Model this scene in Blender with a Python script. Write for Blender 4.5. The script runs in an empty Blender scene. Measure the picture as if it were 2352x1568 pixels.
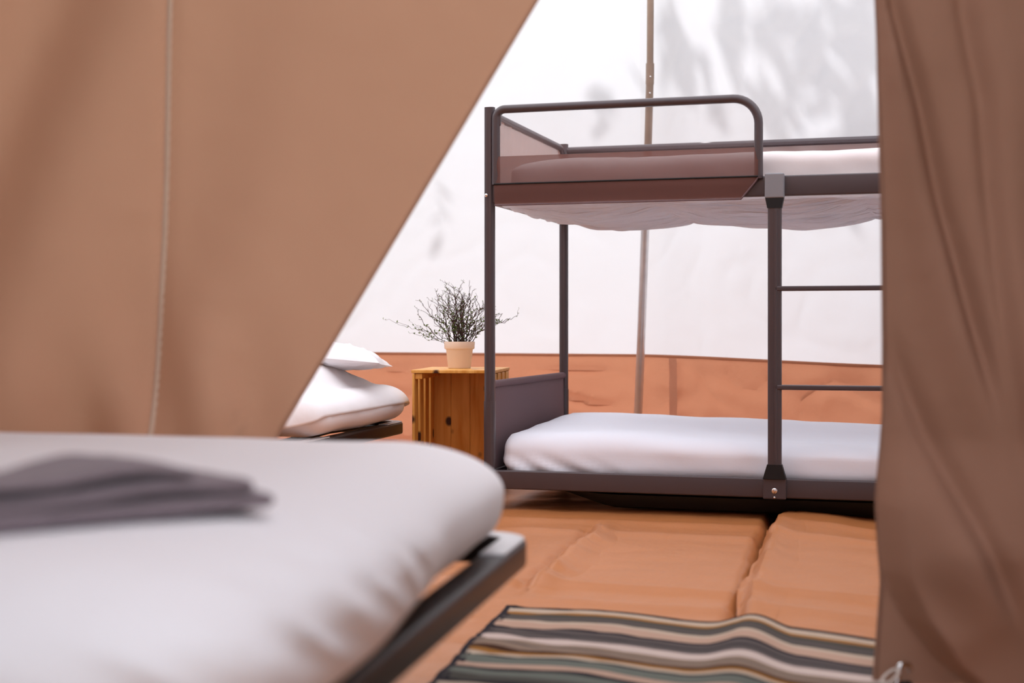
import bpy, bmesh, math, random
from mathutils import Vector, Matrix, noise
R = math.radians
random.seed(7)
scene = bpy.context.scene
COL = scene.collection

# ------------------------------------------------------------------ camera
FPX = 3267.0                       # focal length in pixels of the 2352 px frame
CAMZ = 0.586
cd = bpy.data.cameras.new('camera')
cam = bpy.data.objects.new('camera', cd); COL.objects.link(cam)
cam.location = (0, 0, CAMZ); cam.rotation_euler = (R(90), 0, 0)
cd.sensor_width = 36.0; cd.lens = FPX / 2352 * 36
cd.shift_y = -30.0 / 2352
cd.clip_start = 0.05
cd.dof.use_dof = True; cd.dof.focus_distance = 4.7; cd.dof.aperture_fstop = 2.8
scene.camera = cam

# ------------------------------------------------------------------ light
w = bpy.data.worlds.new('world'); scene.world = w; w.use_nodes = True
bg = w.node_tree.nodes['Background']
bg.inputs[0].default_value = (0.86, 0.90, 1.0, 1); bg.inputs[1].default_value = 2.15
SUN_DIR = Vector((0.30, 1.0, 1.9)).normalized()     # towards the sun
sl = bpy.data.lights.new('sun', 'SUN'); sl.energy = 7.2; sl.angle = R(0.6); sl.color = (1.0, 0.975, 0.965)
so = bpy.data.objects.new('sun', sl); COL.objects.link(so)
so.rotation_euler = SUN_DIR.to_track_quat('Z', 'Y').to_euler(); so.location = (-2, 12, 9)
vs = scene.view_settings
vs.view_transform = 'Standard'; vs.look = 'None'; vs.gamma = 1.0; vs.use_curve_mapping = False
vs.exposure = 0.0

# ------------------------------------------------------------------ materials
MATS = {}
def nmat(name):
    m = bpy.data.materials.new(name); m.use_nodes = True
    MATS[name] = m
    return m, m.node_tree.nodes, m.node_tree.links
def principled(name, col, rough=0.6, metal=0.0, spec=0.5, sheen=0.0, bump=None, var=None, coat=0.0):
    m, n, l = nmat(name)
    p = n['Principled BSDF']
    p.inputs['Base Color'].default_value = (*col, 1); p.inputs['Roughness'].default_value = rough
    p.inputs['Metallic'].default_value = metal; p.inputs['Specular IOR Level'].default_value = spec
    p.inputs['Sheen Weight'].default_value = sheen; p.inputs['Coat Weight'].default_value = coat
    tc = n.new('ShaderNodeTexCoord')
    if var:                                             # (scale, amount)
        t = n.new('ShaderNodeTexNoise'); t.inputs['Scale'].default_value = var[0]; t.inputs['Detail'].default_value = 5
        l.new(tc.outputs['Object'], t.inputs['Vector'])
        mx = n.new('ShaderNodeMix'); mx.data_type = 'RGBA'
        mx.inputs[6].default_value = (*[c * (1 - var[1]) for c in col], 1)
        mx.inputs[7].default_value = (*[min(1, c * (1 + var[1])) for c in col], 1)
        l.new(t.outputs['Fac'], mx.inputs[0]); l.new(mx.outputs[2], p.inputs['Base Color'])
    if bump:                                            # (scale, strength, distance)
        t = n.new('ShaderNodeTexNoise'); t.inputs['Scale'].default_value = bump[0]; t.inputs['Detail'].default_value = 6
        l.new(tc.outputs['Object'], t.inputs['Vector'])
        b = n.new('ShaderNodeBump'); b.inputs['Strength'].default_value = bump[1]; b.inputs['Distance'].default_value = bump[2]
        l.new(t.outputs['Fac'], b.inputs['Height']); l.new(b.outputs['Normal'], p.inputs['Normal'])
    return m
def canvas(name, col, tcol, fac, weave=0.15):
    """cloth: part diffuse, part translucent"""
    m, n, l = nmat(name)
    n.remove(n['Principled BSDF'])
    out = n['Material Output']
    d = n.new('ShaderNodeBsdfDiffuse'); d.inputs[0].default_value = (*col, 1)
    t = n.new('ShaderNodeBsdfTranslucent'); t.inputs[0].default_value = (*tcol, 1)
    mx = n.new('ShaderNodeMixShader'); mx.inputs[0].default_value = fac
    l.new(d.outputs[0], mx.inputs[1]); l.new(t.outputs[0], mx.inputs[2]); l.new(mx.outputs[0], out.inputs[0])
    tc = n.new('ShaderNodeTexCoord')
    ns = n.new('ShaderNodeTexNoise'); ns.inputs['Scale'].default_value = 14; ns.inputs['Detail'].default_value = 7
    l.new(tc.outputs['Object'], ns.inputs['Vector'])
    b = n.new('ShaderNodeBump'); b.inputs['Strength'].default_value = weave; b.inputs['Distance'].default_value = 0.02
    l.new(ns.outputs['Fac'], b.inputs['Height']); l.new(b.outputs['Normal'], d.inputs['Normal'])
    return m
def sheer(name, col, see, gloss=0.0):
    """open net: 'see' is the share of holes"""
    m, n, l = nmat(name)
    n.remove(n['Principled BSDF'])
    out = n['Material Output']
    d = n.new('ShaderNodeBsdfDiffuse'); d.inputs[0].default_value = (*col, 1)
    tl = n.new('ShaderNodeBsdfTranslucent'); tl.inputs[0].default_value = (*col, 1)
    dm = n.new('ShaderNodeMixShader'); dm.inputs[0].default_value = 0.4
    l.new(d.outputs[0], dm.inputs[1]); l.new(tl.outputs[0], dm.inputs[2])
    t = n.new('ShaderNodeBsdfTransparent')
    mx = n.new('ShaderNodeMixShader'); mx.inputs[0].default_value = see
    l.new(dm.outputs[0], mx.inputs[1]); l.new(t.outputs[0], mx.inputs[2]); l.new(mx.outputs[0], out.inputs[0])
    return m
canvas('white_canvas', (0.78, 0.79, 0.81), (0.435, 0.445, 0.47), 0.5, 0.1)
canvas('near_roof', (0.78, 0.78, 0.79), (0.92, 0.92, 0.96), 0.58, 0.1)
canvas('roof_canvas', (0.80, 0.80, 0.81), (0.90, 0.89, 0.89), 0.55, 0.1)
canvas('white_groundsheet', (0.8, 0.79, 0.77), (0.8, 0.8, 0.8), 0.5, 0.1)
canvas('tan_skirt', (0.50, 0.235, 0.14), (0.62, 0.29, 0.17), 0.2, 0.35)
canvas('tan_canvas', (0.66, 0.385, 0.255), (0.66, 0.38, 0.23), 0.17, 0.2)
canvas('shade_liner', (0.17, 0.085, 0.04), (0.30, 0.14, 0.05), 0.1, 0.2)  # dark cloth of the unseen liners that keep light out
canvas('brown_canvas', (0.36, 0.20, 0.14), (0.34, 0.19, 0.12), 0.15, 0.2)
canvas('strap_tan', (0.62, 0.33, 0.22), (0.62, 0.3, 0.2), 0.1, 0.2)
canvas('seam_tape', (0.80, 0.60, 0.45), (0.9, 0.65, 0.48), 0.1, 0.1)
principled('groundsheet', (0.43, 0.160, 0.054), 0.40, spec=0.22, bump=(9, 0.25, 0.02), var=(2.2, 0.10))
principled('bunk_metal', (0.062, 0.045, 0.051), 0.34, spec=0.55)
principled('glint_grey', (0.60, 0.59, 0.60), 0.35)  # reflection on the bed rail corners, painted as light grey
principled('bracket_sheen', (0.22, 0.225, 0.25), 0.4)  # reflected light on the ladder bracket, put into its base colour
principled('black_metal', (0.008, 0.006, 0.007), 0.36, spec=0.3)
principled('slat_black', (0.010, 0.009, 0.010), 0.6, spec=0.3)
principled('bolt_steel', (0.75, 0.74, 0.74), 0.22, metal=1.0)
principled('pole_steel', (0.62, 0.60, 0.60), 0.33, metal=0.9, bump=(60, 0.1, 0.002), var=(20, 0.15))
principled('pole_weathered', (0.30, 0.22, 0.17), 0.45, metal=0.5, bump=(60, 0.1, 0.002), var=(14, 0.25))
principled('bed_linen', (0.88, 0.86, 0.885), 0.85, spec=0.15, sheen=0.15, bump=(7, 0.18, 0.02))
principled('cool_sheet', (0.85, 0.88, 0.97), 0.85, spec=0.15, sheen=0.1, bump=(9, 0.15, 0.015))
principled('upper_sheet', (0.76, 0.70, 0.705), 0.85, spec=0.15, bump=(9, 0.15, 0.015))
sheer('net_sheer', (0.30, 0.20, 0.18), 0.86)
sheer('net_dense', (0.22, 0.11, 0.095), 0.17)
sheer('net_end', (0.36, 0.22, 0.19), 0.22)
principled('brown_fabric', (0.17, 0.115, 0.125), 0.9, spec=0.1, bump=(120, 0.2, 0.004))
principled('towel_grey', (0.205, 0.160, 0.178), 0.95, spec=0.05, sheen=0.3, bump=(90, 0.5, 0.006), var=(30, 0.12))
principled('terracotta_pale', (0.90, 0.74, 0.60), 0.75, spec=0.2, var=(8, 0.08), bump=(70, 0.1, 0.002))
principled('soil', (0.05, 0.035, 0.025), 0.95, bump=(90, 0.8, 0.01))
principled('twig', (0.075, 0.035, 0.035), 0.8, var=(30, 0.3))
principled('leaf_green', (0.10, 0.17, 0.025), 0.7, var=(25, 0.35))
principled('rug_binding', (0.016, 0.012, 0.016), 0.9, spec=0.1, bump=(120, 0.5, 0.004))
principled('bark', (0.10, 0.07, 0.05), 0.9, bump=(20, 0.6, 0.02))
principled('grass', (0.09, 0.14, 0.04), 0.95, var=(3, 0.4), bump=(30, 0.8, 0.03))
principled('cord', (0.62, 0.52, 0.45), 0.8, bump=(200, 0.4, 0.002))
canvas('tree_leaf', (0.06, 0.11, 0.03), (0.10, 0.18, 0.03), 0.4, 0.0)

def crease_cloth(name, col, fac):
    m = canvas(name, col, col, fac, 0.0); n, l = m.node_tree.nodes, m.node_tree.links
    d = [k for k in n if k.type == 'BSDF_DIFFUSE'][0]; t = [k for k in n if k.type == 'BSDF_TRANSLUCENT'][0]
    tc = n.new('ShaderNodeTexCoord'); mp = n.new('ShaderNodeMapping'); mp.inputs['Scale'].default_value = (2.6, 13, 6)
    ns = n.new('ShaderNodeTexNoise'); ns.inputs['Scale'].default_value = 1.0; ns.inputs['Detail'].default_value = 3; ns.inputs['Distortion'].default_value = 1.2
    l.new(tc.outputs['Object'], mp.inputs['Vector']); l.new(mp.outputs[0], ns.inputs['Vector'])
    b = n.new('ShaderNodeBump'); b.inputs['Strength'].default_value = 1.0; b.inputs['Distance'].default_value = 0.06
    l.new(ns.outputs['Fac'], b.inputs['Height'])
    l.new(b.outputs['Normal'], d.inputs['Normal']); l.new(b.outputs['Normal'], t.inputs['Normal'])
crease_cloth('base_cloth', (0.90, 0.93, 0.99), 0.3)

def wood_material():
    m, n, l = nmat('pine')
    p = n['Principled BSDF']; p.inputs['Roughness'].default_value = 0.45; p.inputs['Specular IOR Level'].default_value = 0.4
    tc = n.new('ShaderNodeTexCoord'); oi = n.new('ShaderNodeObjectInfo')
    mp = n.new('ShaderNodeMapping'); mp.inputs['Scale'].default_value = (26, 26, 2.2)
    off = n.new('ShaderNodeVectorMath'); off.operation = 'MULTIPLY_ADD'
    cmb = n.new('ShaderNodeCombineXYZ')
    for k in range(3): l.new(oi.outputs['Random'], cmb.inputs[k])
    off.inputs[1].default_value = (7, 5, 3)
    l.new(cmb.outputs[0], off.inputs[0]); l.new(tc.outputs['Object'], off.inputs[2])
    l.new(off.outputs[0], mp.inputs['Vector'])
    t = n.new('ShaderNodeTexNoise'); t.inputs['Scale'].default_value = 1.0; t.inputs['Detail'].default_value = 6; t.inputs['Distortion'].default_value = 0.8
    l.new(mp.outputs[0], t.inputs['Vector'])
    r = n.new('ShaderNodeValToRGB')
    r.color_ramp.elements[0].position = 0.28; r.color_ramp.elements[0].color = (0.66, 0.25, 0.025, 1)
    r.color_ramp.elements[1].position = 0.72; r.color_ramp.elements[1].color = (0.95, 0.52, 0.14, 1)
    l.new(t.outputs['Fac'], r.inputs['Fac'])
    # knots: sparse dark spots stretched a little along the grain
    mp2 = n.new('ShaderNodeMapping'); mp2.inputs['Scale'].default_value = (12, 12, 9)
    l.new(off.outputs[0], mp2.inputs['Vector'])
    v = n.new('ShaderNodeTexVoronoi'); v.inputs['Scale'].default_value = 1.0
    l.new(mp2.outputs[0], v.inputs['Vector'])
    kr = n.new('ShaderNodeValToRGB')
    kr.color_ramp.elements[0].position = 0.12; kr.color_ramp.elements[0].color = (0.055, 0.016, 0.004, 1)
    kr.color_ramp.elements[1].position = 0.20; kr.color_ramp.elements[1].color = (1, 1, 1, 1)
    l.new(v.outputs['Distance'], kr.inputs['Fac'])
    mul = n.new('ShaderNodeMix'); mul.data_type = 'RGBA'; mul.blend_type = 'MULTIPLY'; mul.inputs[0].default_value = 1
    l.new(r.outputs[0], mul.inputs[6]); l.new(kr.outputs[0], mul.inputs[7])
    l.new(mul.outputs[2], p.inputs['Base Color'])
    b = n.new('ShaderNodeBump'); b.inputs['Strength'].default_value = 0.15; b.inputs['Distance'].default_value = 0.004
    l.new(t.outputs['Fac'], b.inputs['Height']); l.new(b.outputs[0], p.inputs['Normal'])
wood_material()

def rug_material():
    m, n, l = nmat('rug_stripes')
    p = n['Principled BSDF']; p.inputs['Roughness'].default_value = 0.95; p.inputs['Specular IOR Level'].default_value = 0.1
    tc = n.new('ShaderNodeTexCoord'); sx = n.new('ShaderNodeSeparateXYZ')
    l.new(tc.outputs['UV'], sx.inputs[0])
    # fine unevenness of the weave
    ns = n.new('ShaderNodeTexNoise'); ns.inputs['Scale'].default_value = 9; ns.inputs['Detail'].default_value = 4
    l.new(tc.outputs['UV'], ns.inputs['Vector'])
    ad = n.new('ShaderNodeMath'); ad.operation = 'MULTIPLY_ADD'; ad.inputs[1].default_value = 0.014
    l.new(ns.outputs['Fac'], ad.inputs[0]); l.new(sx.outputs['Y'], ad.inputs[2])
    sc = n.new('ShaderNodeMath'); sc.operation = 'DIVIDE'; sc.inputs[1].default_value = 0.62
    l.new(ad.outputs[0], sc.inputs[0])
    fr = n.new('ShaderNodeMath'); fr.operation = 'FRACT'; l.new(sc.outputs[0], fr.inputs[0])
    r = n.new('ShaderNodeValToRGB'); cr = r.color_ramp; cr.interpolation = 'LINEAR'
    navy = (0.010, 0.008, 0.013); cream = (0.44, 0.34, 0.26); pink = (0.42, 0.27, 0.20); ochre = (0.27, 0.115, 0.025)
    dk = (0.062, 0.055, 0.046); dgrey = (0.085, 0.068, 0.064); taupe = (0.22, 0.15, 0.11); brown = (0.05, 0.018, 0.008)
    grn = (0.12, 0.125, 0.105); white = (0.50, 0.39, 0.345)
    st = [(0, navy), (.024, cream), (.056, ochre), (.076, dk), (.105, dgrey), (.128, dk), (.142, cream), (.160, pink), (.206, navy), (.222, dgrey), (.250, navy), (.258, dgrey), (.290, white), (.335, taupe),
          (.360, dgrey), (.368, taupe), (.392, brown), (.410, ochre), (.428, cream), (.444, navy), (.456, grn), (.500, pink), (.530, navy), (.548, grn), (.585, dk)]
    while len(cr.elements) > 1: cr.elements.remove(cr.elements[-1])
    cr.elements[0].position = 0; cr.elements[0].color = (*st[0][1], 1)
    for i, (q, c) in enumerate(st[1:]):
        if len(cr.elements) < 31:
            e = cr.elements.new(q / 0.62); e.color = (*c, 1)
    cr.interpolation = 'CONSTANT'
    l.new(fr.outputs[0], r.inputs['Fac'])
    l.new(r.outputs[0], p.inputs['Base Color'])
    wv = n.new('ShaderNodeTexWave'); wv.inputs['Scale'].default_value = 60; wv.bands_direction = 'Y'; wv.inputs['Distortion'].default_value = 2
    l.new(tc.outputs['UV'], wv.inputs['Vector'])
    b = n.new('ShaderNodeBump'); b.inputs['Strength'].default_value = 0.5; b.inputs['Distance'].default_value = 0.004
    l.new(wv.outputs['Fac'], b.inputs['Height']); l.new(b.outputs[0], p.inputs['Normal'])
rug_material()

# ------------------------------------------------------------------ helpers
def link(o, parent=None):
    COL.objects.link(o)
    if parent: o.parent = parent
    return o
def obj(name, bm, mat, parent=None, smooth=True):
    me = bpy.data.meshes.new(name); bm.normal_update(); bm.to_mesh(me); bm.free()
    me.materials.append(MATS[mat])
    if smooth:
        me.polygons.foreach_set('use_smooth', [True] * len(me.polygons)); me.set_sharp_from_angle(angle=R(50))
    return link(bpy.data.objects.new(name, me), parent)
def thing(name, label, cat, loc=(0, 0, 0), rz=0.0, group=None):
    o = bpy.data.objects.new(name, None); o.empty_display_size = 0.1; COL.objects.link(o)
    o.location = loc; o.rotation_euler = (0, 0, rz)
    return tag(o, label, cat, group)
def tag(o, label, cat, group=None, kind=None):
    o['label'] = label; o['category'] = cat
    if group: o['group'] = group
    if kind: o['kind'] = kind
    return o
def struct(o, label=None):
    o['kind'] = 'structure'
    if label: o['label'] = label
    return o
def place(o, loc, rz=0.0):
    o.location = loc; o.rotation_euler = (0, 0, rz); return o
def box(bm, c, s, bev=0.0, seg=2, rot=None):
    r = bmesh.ops.create_cube(bm, size=1.0)
    vs_ = r['verts']
    for v in vs_:
        v.co = Vector((v.co.x * s[0], v.co.y * s[1], v.co.z * s[2]))
    if bev > 0:
        ed = list({e for v in vs_ for e in v.link_edges})
        rb = bmesh.ops.bevel(bm, geom=ed, offset=bev, segments=seg, affect='EDGES', profile=0.5)
        vs_ = list({v for f in rb['faces'] for v in f.verts} | {v for v in vs_ if v.is_valid})
    for v in vs_:
        p = v.co
        if rot: p = rot @ p
        v.co = p + Vector(c)
def nb(): return bmesh.new()
def box_obj(name, c, s, mat, parent, bev=0.003, rot=None):
    bm = nb(); box(bm, (0, 0, 0), s, bev, 2, rot)
    o = obj(name, bm, mat, parent, smooth=False); o.location = c
    return o
def sweep(bm, pts, prof, closed=False, up=Vector((0, 0, 1)), cap=True):
    """prof: list of (side, up) offsets swept along pts"""
    pts = [Vector(p) for p in pts]; n = len(pts); rings = []
    for i, p in enumerate(pts):
        a = pts[i - 1] if (i > 0 or closed) else p
        b = pts[(i + 1) % n] if (i < n - 1 or closed) else p
        t = (b - a).normalized()
        u = up
        if abs(t.dot(up)) > 0.97: u = Vector((0, 1, 0)) if abs(t.y) < .9 else Vector((1, 0, 0))
        s = t.cross(u).normalized(); uu = s.cross(t).normalized()
        # mitre
        k = 1.0
        if a != p and b != p:
            c = (p - a).normalized().dot((b - p).normalized()); k = 1 / max(0.5, math.sqrt((1 + max(-.9, c)) / 2))
        rings.append([bm.verts.new(p + s * q[0] * k + uu * q[1]) for q in prof])
    m = len(prof)
    for i in range(n - (0 if closed else 1)):
        A, B = rings[i], rings[(i + 1) % n]
        for j in range(m):
            bm.faces.new((A[j], A[(j + 1) % m], B[(j + 1) % m], B[j]))
    if cap and not closed:
        bm.faces.new(rings[0][::-1]); bm.faces.new(rings[-1])
def circ(r, n=12, ry=None):
    return [(r * math.cos(2 * math.pi * k / n), (ry or r) * math.sin(2 * math.pi * k / n)) for k in range(n)]
def rrect(wd, ht, r, n=3):
    out = []
    for cx, cy, a0 in ((wd/2-r, ht/2-r, 0), (-wd/2+r, ht/2-r, 90), (-wd/2+r, -ht/2+r, 180), (wd/2-r, -ht/2+r, 270)):
        for k in range(n + 1):
            a = R(a0 + 90 * k / n); out.append((cx + r * math.cos(a), cy + r * math.sin(a)))
    return out
def arc_path(pts, radii, n=7):
    """polyline with rounded corners"""
    pts = [Vector(p) for p in pts]; out = [pts[0]]
    for i in range(1, len(pts) - 1):
        p, r = pts[i], radii[i - 1]
        if r <= 0: out.append(p); continue
        a = (pts[i-1] - p).normalized(); b = (pts[i+1] - p).normalized()
        ang = a.angle(b); d = r / math.tan(ang / 2)
        s, e = p + a * d, p + b * d
        c = p + (a + b).normalized() * (r / math.sin(ang / 2))
        va, vb = s - c, e - c
        tot = va.angle(vb)
        for k in range(n + 1):
            f = k / n
            out.append(c + (va * math.sin((1 - f) * tot) + vb * math.sin(f * tot)) / math.sin(tot))
    out.append(pts[-1]); return out
def tube_obj(name, pts, r, mat, parent, n=12, up=Vector((0, 0, 1)), prof=None, closed=False):
    bm = nb(); sweep(bm, pts, prof or circ(r, n), closed, up)
    return obj(name, bm, mat, parent)
def grid(bm, fn, us, vs_, uvl=None):
    rows = []
    for v in vs_:
        rows.append([bm.verts.new(fn(u, v)) for u in us])
    for j in range(len(vs_) - 1):
        for i in range(len(us) - 1):
            f = bm.faces.new((rows[j][i], rows[j][i+1], rows[j+1][i+1], rows[j+1][i]))
            if uvl:
                for lp, (a, b) in zip(f.loops, ((i, j), (i+1, j), (i+1, j+1), (i, j+1))):
                    lp[uvl].uv = (us[a], vs_[b])
    return rows
def lin(a, b, n): return [a + (b - a) * k / (n - 1) for k in range(n)]
def smooth01(a, b, x):
    if a == b: return 0.0
    t = max(0, min(1, (x - a) / (b - a))); return t * t * (3 - 2 * t)
def interp(tab, x):
    if x <= tab[0][0]: return tab[0][1]
    for (a, fa), (b, fb) in zip(tab, tab[1:]):
        if x <= b: return fa + (fb - fa) * (x - a) / (b - a)
    return tab[-1][1]
def g(d, s): return math.exp(-(d / s) ** 2)
def nz(x, y, z=0.0): return noise.noise(Vector((x, y, z)))
def rbox(bm, half, rad, n=(40, 30, 10), fn=None, lo=None, full=1.0):
    """box with elliptic rounding; fn(p, nrm) -> displaced p"""
    h, r0_ = Vector(half), Vector(rad)
    def pt(p):
        r = Vector(lo) if (lo and p.z < 0) else r0_
        q = Vector([max(-(h[k]-r[k]), min(h[k]-r[k], p[k])) for k in range(3)])
        d = Vector([(p[k]-q[k]) / r[k] for k in range(3)])
        L = d.length
        if L > 1e-9:
            m_ = max(abs(d.x), abs(d.y), abs(d.z))
            d = d / L * min(1, 1.0) if m_ >= .999 else d / L * m_
            nrm = Vector([d[k] / r[k] for k in range(3)]).normalized()
            if full != 1.0 and d.z < 0:
                hm = math.hypot(d.x, d.y)
                if hm > 1e-6 and abs(p.z) < h.z + 1: k_ = hm ** (full - 1) if m_ >= .999 else 1.0; d = Vector((d.x * k_, d.y * k_, d.z))
            p2 = Vector([q[k] + d[k] * r[k] for k in range(3)])
        else:
            p2, nrm = p, Vector((0, 0, 1))
        return p2, nrm
    def P(p):
        a, b = pt(p); return fn(a, b) if fn else a
    X, Y, Z = lin(-h.x, h.x, n[0]), lin(-h.y, h.y, n[1]), lin(-h.z, h.z, n[2])
    grid(bm, lambda u, v: P(Vector((u, v, h.z))), X, Y)
    grid(bm, lambda u, v: P(Vector((v, u, -h.z))), Y, X)
    grid(bm, lambda u, v: P(Vector((u, -h.y, v))), X, Z)
    grid(bm, lambda u, v: P(Vector((v, h.y, u))), Z, X)
    grid(bm, lambda u, v: P(Vector((h.x, u, v))), Y, Z)
    grid(bm, lambda u, v: P(Vector((-h.x, v, u))), Z, Y)
    bmesh.ops.remove_doubles(bm, verts=bm.verts, dist=1e-5)
def lathe(bm, prof, n=36):
    rows = [[bm.verts.new((r * math.cos(2*math.pi*k/n), r * math.sin(2*math.pi*k/n), z)) for k in range(n)] for r, z in prof]
    for a, b in zip(rows, rows[1:]):
        for k in range(n): bm.faces.new((a[k], a[(k+1) % n], b[(k+1) % n], b[k]))
    bm.faces.new(rows[0][::-1]); bm.faces.new(rows[-1])
def bolt(parent, c, r=0.006, axis='y', name='bolt'):
    bm = nb(); lathe(bm, [(r*.98, 0), (r, .0015), (r*.75, .003), (r*.3, .0036)], 14)
    o = obj(name, bm, 'bolt_steel', parent)
    o.location = c
    o.rotation_euler = (R(90), 0, 0) if axis == 'y' else (0, R(-90), 0)
    return o

# ------------------------------------------------------------------ floor: wrinkled groundsheet
def ridge(x, y, ax, ay, bx, by):
    """signed side distance and position along a line"""
    dx, dy = bx - ax, by - ay; L = math.hypot(dx, dy); dx /= L; dy /= L
    t = (x - ax) * dx + (y - ay) * dy; d = (x - ax) * dy - (y - ay) * dx
    return d, t / L
def floor_h(x, y):
    h = 0.0
    d, t = ridge(x, y, .474, 2.875, .80, 4.29)
    d += 0.012 * nz(t * 6, 3.1)
    if -.4 < t < 1.5 and abs(d) < .4:
        a = 0.030 * smooth01(-.35, .0, t) * (1 - smooth01(1.15, 1.5, t)) * (0.8 + .45 * smooth01(.4, 1.0, t))
        h += a * .3 * g(d - .05, .05) + a * .45 * g(d - .13, .1) - a * 1.3 * g(d + .022, .016) * (1 + .3 * nz(t * 17, 2.0))
    d, t = ridge(x, y, .054, 3.27, .243, 4.1)
    d += 0.02 * nz(t * 5, 9.7)
    if -.3 < t < 1.3:
        h += 0.020 * smooth01(-.3, .1, t) * (1 - smooth01(.9, 1.3, t)) * (g(d - .02, .03) - .9 * g(d + .02, .018)) * (1 + .8 * nz(t * 14, 1.0))
    # low folds running beside the bunk bed
    e = y + 0.296 * x
    k = smooth01(-.4, .1, x)
    h += 0.010 * k * g(e - 4.36 + .05 * nz(x * 3, 1.7), .045) + 0.010 * k * g(e - 4.14 + .05 * nz(x * 3, 5.7), .05)
    h += 0.012 * g(e - 3.27 + .04 * nz(x * 2.5, 2.2), .035) + 0.009 * g(e - 3.05 + .05 * nz(x * 2.5, 8.2), .04)
    # puckers beside the low bed
    pk = g(x + .10, .35) * g(y - 2.62, .35)
    h += pk * 0.016 * abs(nz(x * 5 + y * 3, y * 13 - x * 4, 2.0))
    h += 0.005 * abs(nz(x * 2.2, y * 4.5, 4.0)) + 0.002 * nz(x * 9, y * 9, 7)
    return h
bm = nb()
xs = lin(-3.6, -1.0, 20)[:-1] + lin(-1.0, 1.6, 270) + lin(1.6, 3.6, 18)[1:]
ys = lin(-1.2, 1.9, 25)[:-1] + lin(1.9, 5.2, 220) + lin(5.2, 8.3, 30)[1:]
grid(bm, lambda u, v: Vector((u, v, floor_h(u, v))), xs, ys)
fl = struct(obj('floor', bm, 'groundsheet'), 'tan plastic groundsheet with creases and a raised fold')
def fold(a, b, n, hgt, seed):
    bm = nb(); rows = []
    d = Vector((b[0] - a[0], b[1] - a[1])).normalized(); sd = Vector((d.y, -d.x))     # sd points to the right of the fold
    prof = [(.085, -.004), (.05, .22), (.025, .70), (.008, .95), (-.006, 1.0), (-.020, .92), (-.026, .72), (-.020, .48), (-.006, .30), (.010, -.1)]
    for k in range(n):
        f = k / (n - 1); c = Vector(a) + (Vector(b) - Vector(a)) * f + sd * .012 * nz(f * 6, seed)
        amp = hgt * math.sin(math.pi * min(1, f * 3 + .02) / 2) * math.sin(math.pi * min(1, (1 - f) * 5 + .02) / 2) * (1 + .35 * nz(f * 9, seed + 2))
        rows.append([bm.verts.new((c.x + sd.x * q * (.5 + .5 * amp / hgt), c.y + sd.y * q * (.5 + .5 * amp / hgt), max(-.02, floor_h(c.x + sd.x * q, c.y + sd.y * q) + amp * z_))) for q, z_ in prof])
    for A, B in zip(rows, rows[1:]):
        for j in range(len(prof) - 1): bm.faces.new((A[j], A[j+1], B[j+1], B[j]))
    obj('raised_fold', bm, 'groundsheet', fl)
fold((.42, 2.66), (.83, 4.42), 60, .030, 3.3)
fold((.03, 3.16), (.25, 4.13), 40, .009, 8.1)
bm = nb(); grid(bm, lambda u, v: Vector((u, v, -0.09)), lin(-40, 40, 5), lin(-40, 40, 5))
struct(obj('ground', bm, 'grass'))

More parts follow.
